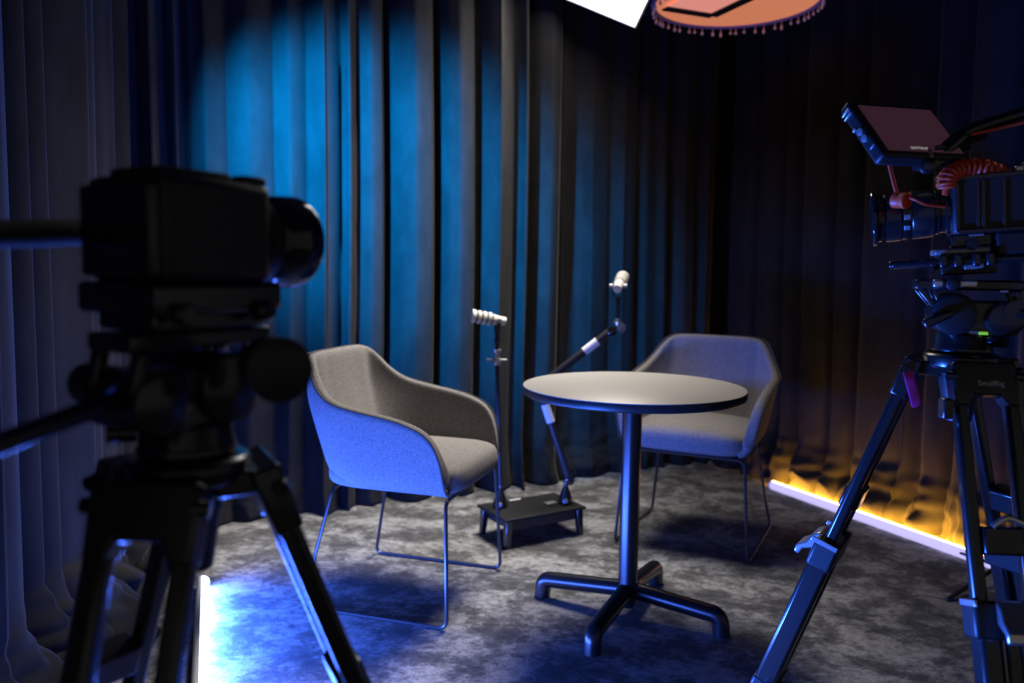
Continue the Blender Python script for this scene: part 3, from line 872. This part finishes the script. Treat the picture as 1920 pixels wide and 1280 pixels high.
ta, tbb = fl(380, 1085, .03), fl(374, 1280, .03)
td = (tbb - ta); td.z = 0; td.normalize()
tl = thing('tube_light', 'glowing blue tube light lying on the carpet at the left', 'tube light', (ta.x, ta.y, .0), 0)
tn = V((-td.y, td.x, 0))
if tn.x < 0: tn = -tn
MB().grid(half_tube(math.radians(-65), math.radians(95), .021, .006, 1.70, 14, .0225)).build('light_strip', 'blue_tube', tl, label='lit blue side facing the room')
MB().grid(half_tube(math.radians(95), math.radians(295), .021, .006, 1.70, 12, .0225)).build('tube_body', 'white', tl)
for s_ in (0, 1.70):
    MB().cyl(V((0, 0, .022)) + td * s_, V((0, 0, .022)) + td * (s_ + .010), .0218, n=20).build('end_cap', 'white', tl)
ta, tbb = fl(1447, 909, .022), fl(1810, 1038, .022)
td = (tbb - ta); td.z = 0; td.normalize(); tn = V((-td.y, td.x, 0))
if tn.x < 0: tn = -tn
tr = thing('tube_light', 'long amber tube light lying along the right curtain', 'tube light', (ta.x, ta.y, 0), 0)
r0 = .0225


q0, q1 = math.radians(-80), math.radians(112)
mbt = MB()
qm = math.radians(-5)
mbt.grid(half_tube(q0, qm, r0, .006, 1.19, 10)); mbt.build('light_strip', 'amber', tr, label='lit amber side facing the curtain')
MB().grid(half_tube(qm, q1, r0, .006, 1.19, 8)).build('top_strip', 'amber_top', tr, label='white hot upper edge of the tube')
mbt = MB(); rows = half_tube(q1, q0 + 2 * math.pi, r0, .006, 1.19, 12); mbt.grid(rows); mbt.build('tube_body', 'tube_body', tr, label='pale lavender front of the tube')
for s_ in (0, 1.19):
    MB().cyl(V((0, 0, .0235)) + td * s_, V((0, 0, .0235)) + td * (s_ + .008), r0 + .0008, n=24).build('end_cap', 'white', tr)

fp = fl(1775, 1128, 0); fq = fl(1850, 1092, 0)
sd_ = thing('floor_stand', 'small black stand on the carpet, one foot showing behind the right tripod', 'stand', (fq.x + .05, fq.y + .02, 0))
base = V((fq.x + .05, fq.y + .02, 0))
for k in range(3):
    d = (fp - base); d.z = 0; L0 = d.length
    ang = math.atan2(d.y, d.x) + k * 2 * math.pi / 3
    e = V((math.cos(ang) * L0, math.sin(ang) * L0, .007))
    MB().bar(V((0, 0, .055)), e, .014, .010).build('foot', 'blk', sd_, .003)
MB().cyl((0, 0, .03), (0, 0, .20), .011).build('post', 'blk', sd_)

# ------------------------------------------------------------------ softbox overhead
C0 = at(1190, 50, 3.85); P1 = at(1070, 0, 3.85)
e1_ = (P1 - C0).normalized()
P2 = at(1219, 0, 3.60); e2_ = (P2 - C0); e2_ = (e2_ - e1_ * e2_.dot(e1_)).normalized()
n_ = e1_.cross(e2_)
if n_.z > 0: n_ = -n_
SW, SL = .62, .92
sb = thing('softbox', 'large white rectangular softbox glowing overhead at the top edge', 'softbox', C0)
c_ = e1_ * (SW / 2) + e2_ * (SL / 2)
rows = [[e1_ * (SW * i / 6) + e2_ * (SL * k / 8) for k in range(9)] for i in range(7)]
MB().grid(rows).build('diffuser', 'diffuser', sb)
sl = lamp('softbox_light', 'AREA', C0 + c_ + n_ * .01, C0 + c_ + n_, (1.0, 0.94, 0.87), SOFTBOX_W, shape='RECTANGLE', size=SW, size_y=SL, spread=math.radians(91))
zq = -n_; xq = e1_; yq = zq.cross(xq)
mq = Matrix.Identity(4)
for i in range(3): mq[i][0], mq[i][1], mq[i][2], mq[i][3] = xq[i], yq[i], zq[i], (C0 + c_ + n_ * .01)[i]
sl.matrix_world = mq
cor = [V((0, 0, 0)), e1_ * SW, e1_ * SW + e2_ * SL, e2_ * SL]
bk = [c_ + (p - c_) * .28 - n_ * .30 for p in cor]
cor2 = [c_ + (p - c_) * 1.012 - n_ * .004 for p in cor]
MB().add(cor2 + bk, [(0, 1, 5, 4), (1, 2, 6, 5), (2, 3, 7, 6), (3, 0, 4, 7), (4, 5, 6, 7)]).build('fabric_shell', 'blk', sb, smooth=False)
MB().tube(cor2, .007, 8, closed=True).build('rim', 'white', sb)
for p, q in zip(cor2, bk):
    MB().cyl(p, q, .004, n=8).build('rod', 'grey', sb)
bc = c_ - n_ * .32
MB().cyl(bc + n_ * .03, bc - n_ * .12, .06).build('lamp_head', 'blk', sb)
MB().cyl(bc, V((bc.x, bc.y, ROOM_H - C0.z - .002)), .014).build('drop_pole', 'blk', sb)

# ------------------------------------------------------------------ fringed shade
SZ = 2.30
ps = [fl(x, y, SZ) for x, y in ((1370, 50), (1538, 3), (1235, 28))]
A_ = np.array([[2 * (ps[1].x - ps[0].x), 2 * (ps[1].y - ps[0].y)], [2 * (ps[2].x - ps[0].x), 2 * (ps[2].y - ps[0].y)]])
B_ = np.array([ps[1].x ** 2 - ps[0].x ** 2 + ps[1].y ** 2 - ps[0].y ** 2, ps[2].x ** 2 - ps[0].x ** 2 + ps[2].y ** 2 - ps[0].y ** 2])
cx_, cy_ = np.linalg.solve(A_, B_)
RS = math.hypot(ps[0].x - cx_, ps[0].y - cy_)
print('shade', cx_, cy_, RS)
sc = V((float(cx_), float(cy_), SZ))
fs_ = thing('fringed_lamp_shade', 'round orange fabric ceiling shade with beaded fringe beside the softbox', 'lamp shade', sc)
MB().lathe((0, 0, 0), (0, 0, 1), [(.0, RS - .01), (.03, RS * .8), (.05, RS * .4), (.055, .02)], 64).build('canopy', 'shade', fs_)
MB().tube([V((math.cos(2 * math.pi * k / 72) * RS, math.sin(2 * math.pi * k / 72) * RS, 0)) for k in range(72)], .011, 8, closed=True).build('rim', 'shade_edge', fs_)
q1_, q2_, q3_ = [fl(x, y, SZ - .012) - sc for x, y in ((1246, 16), (1336, 30), (1408, -4))]
for p, q in ((q1_, q2_), (q2_, q3_)):
    p.z = q.z = -.012
    MB().bar(p, q, .05, .008).build('frame_bar', 'blk', fs_, .002)
MB().prism([(0, 0), ((q1_ - q2_).length, 0), ((q1_ - q2_).length, .3), (-.02, .3)], q2_ + V((0, 0, .004)), (q1_ - q2_), V((0, 0, 1)).cross(q1_ - q2_), .002).build('inner_panel', 'shade_pink', fs_, smooth=False)
bead = None
for k in range(54):
    g = 2 * math.pi * (k + random.uniform(-.3, .3)) / 54
    p = V((math.cos(g) * RS, math.sin(g) * RS, -.022))
    if bead is None:
        bead = MB().lathe((0, 0, -.022), (0, 0, 1), [(0, .002), (.004, .0068), (.012, .0068), (.018, .002), (.040, .0012)], 8).build('bead', 'bead', fs_); b_ = bead
    else:
        b_ = bead.copy(); COL.objects.link(b_); b_.parent = fs_
    b_.location = p
    b_.scale = (1, 1, random.uniform(.7, 1.4))
MB().cyl((0, 0, .05), (0, 0, ROOM_H - SZ - .002), .008).build('cord', 'blk', fs_)
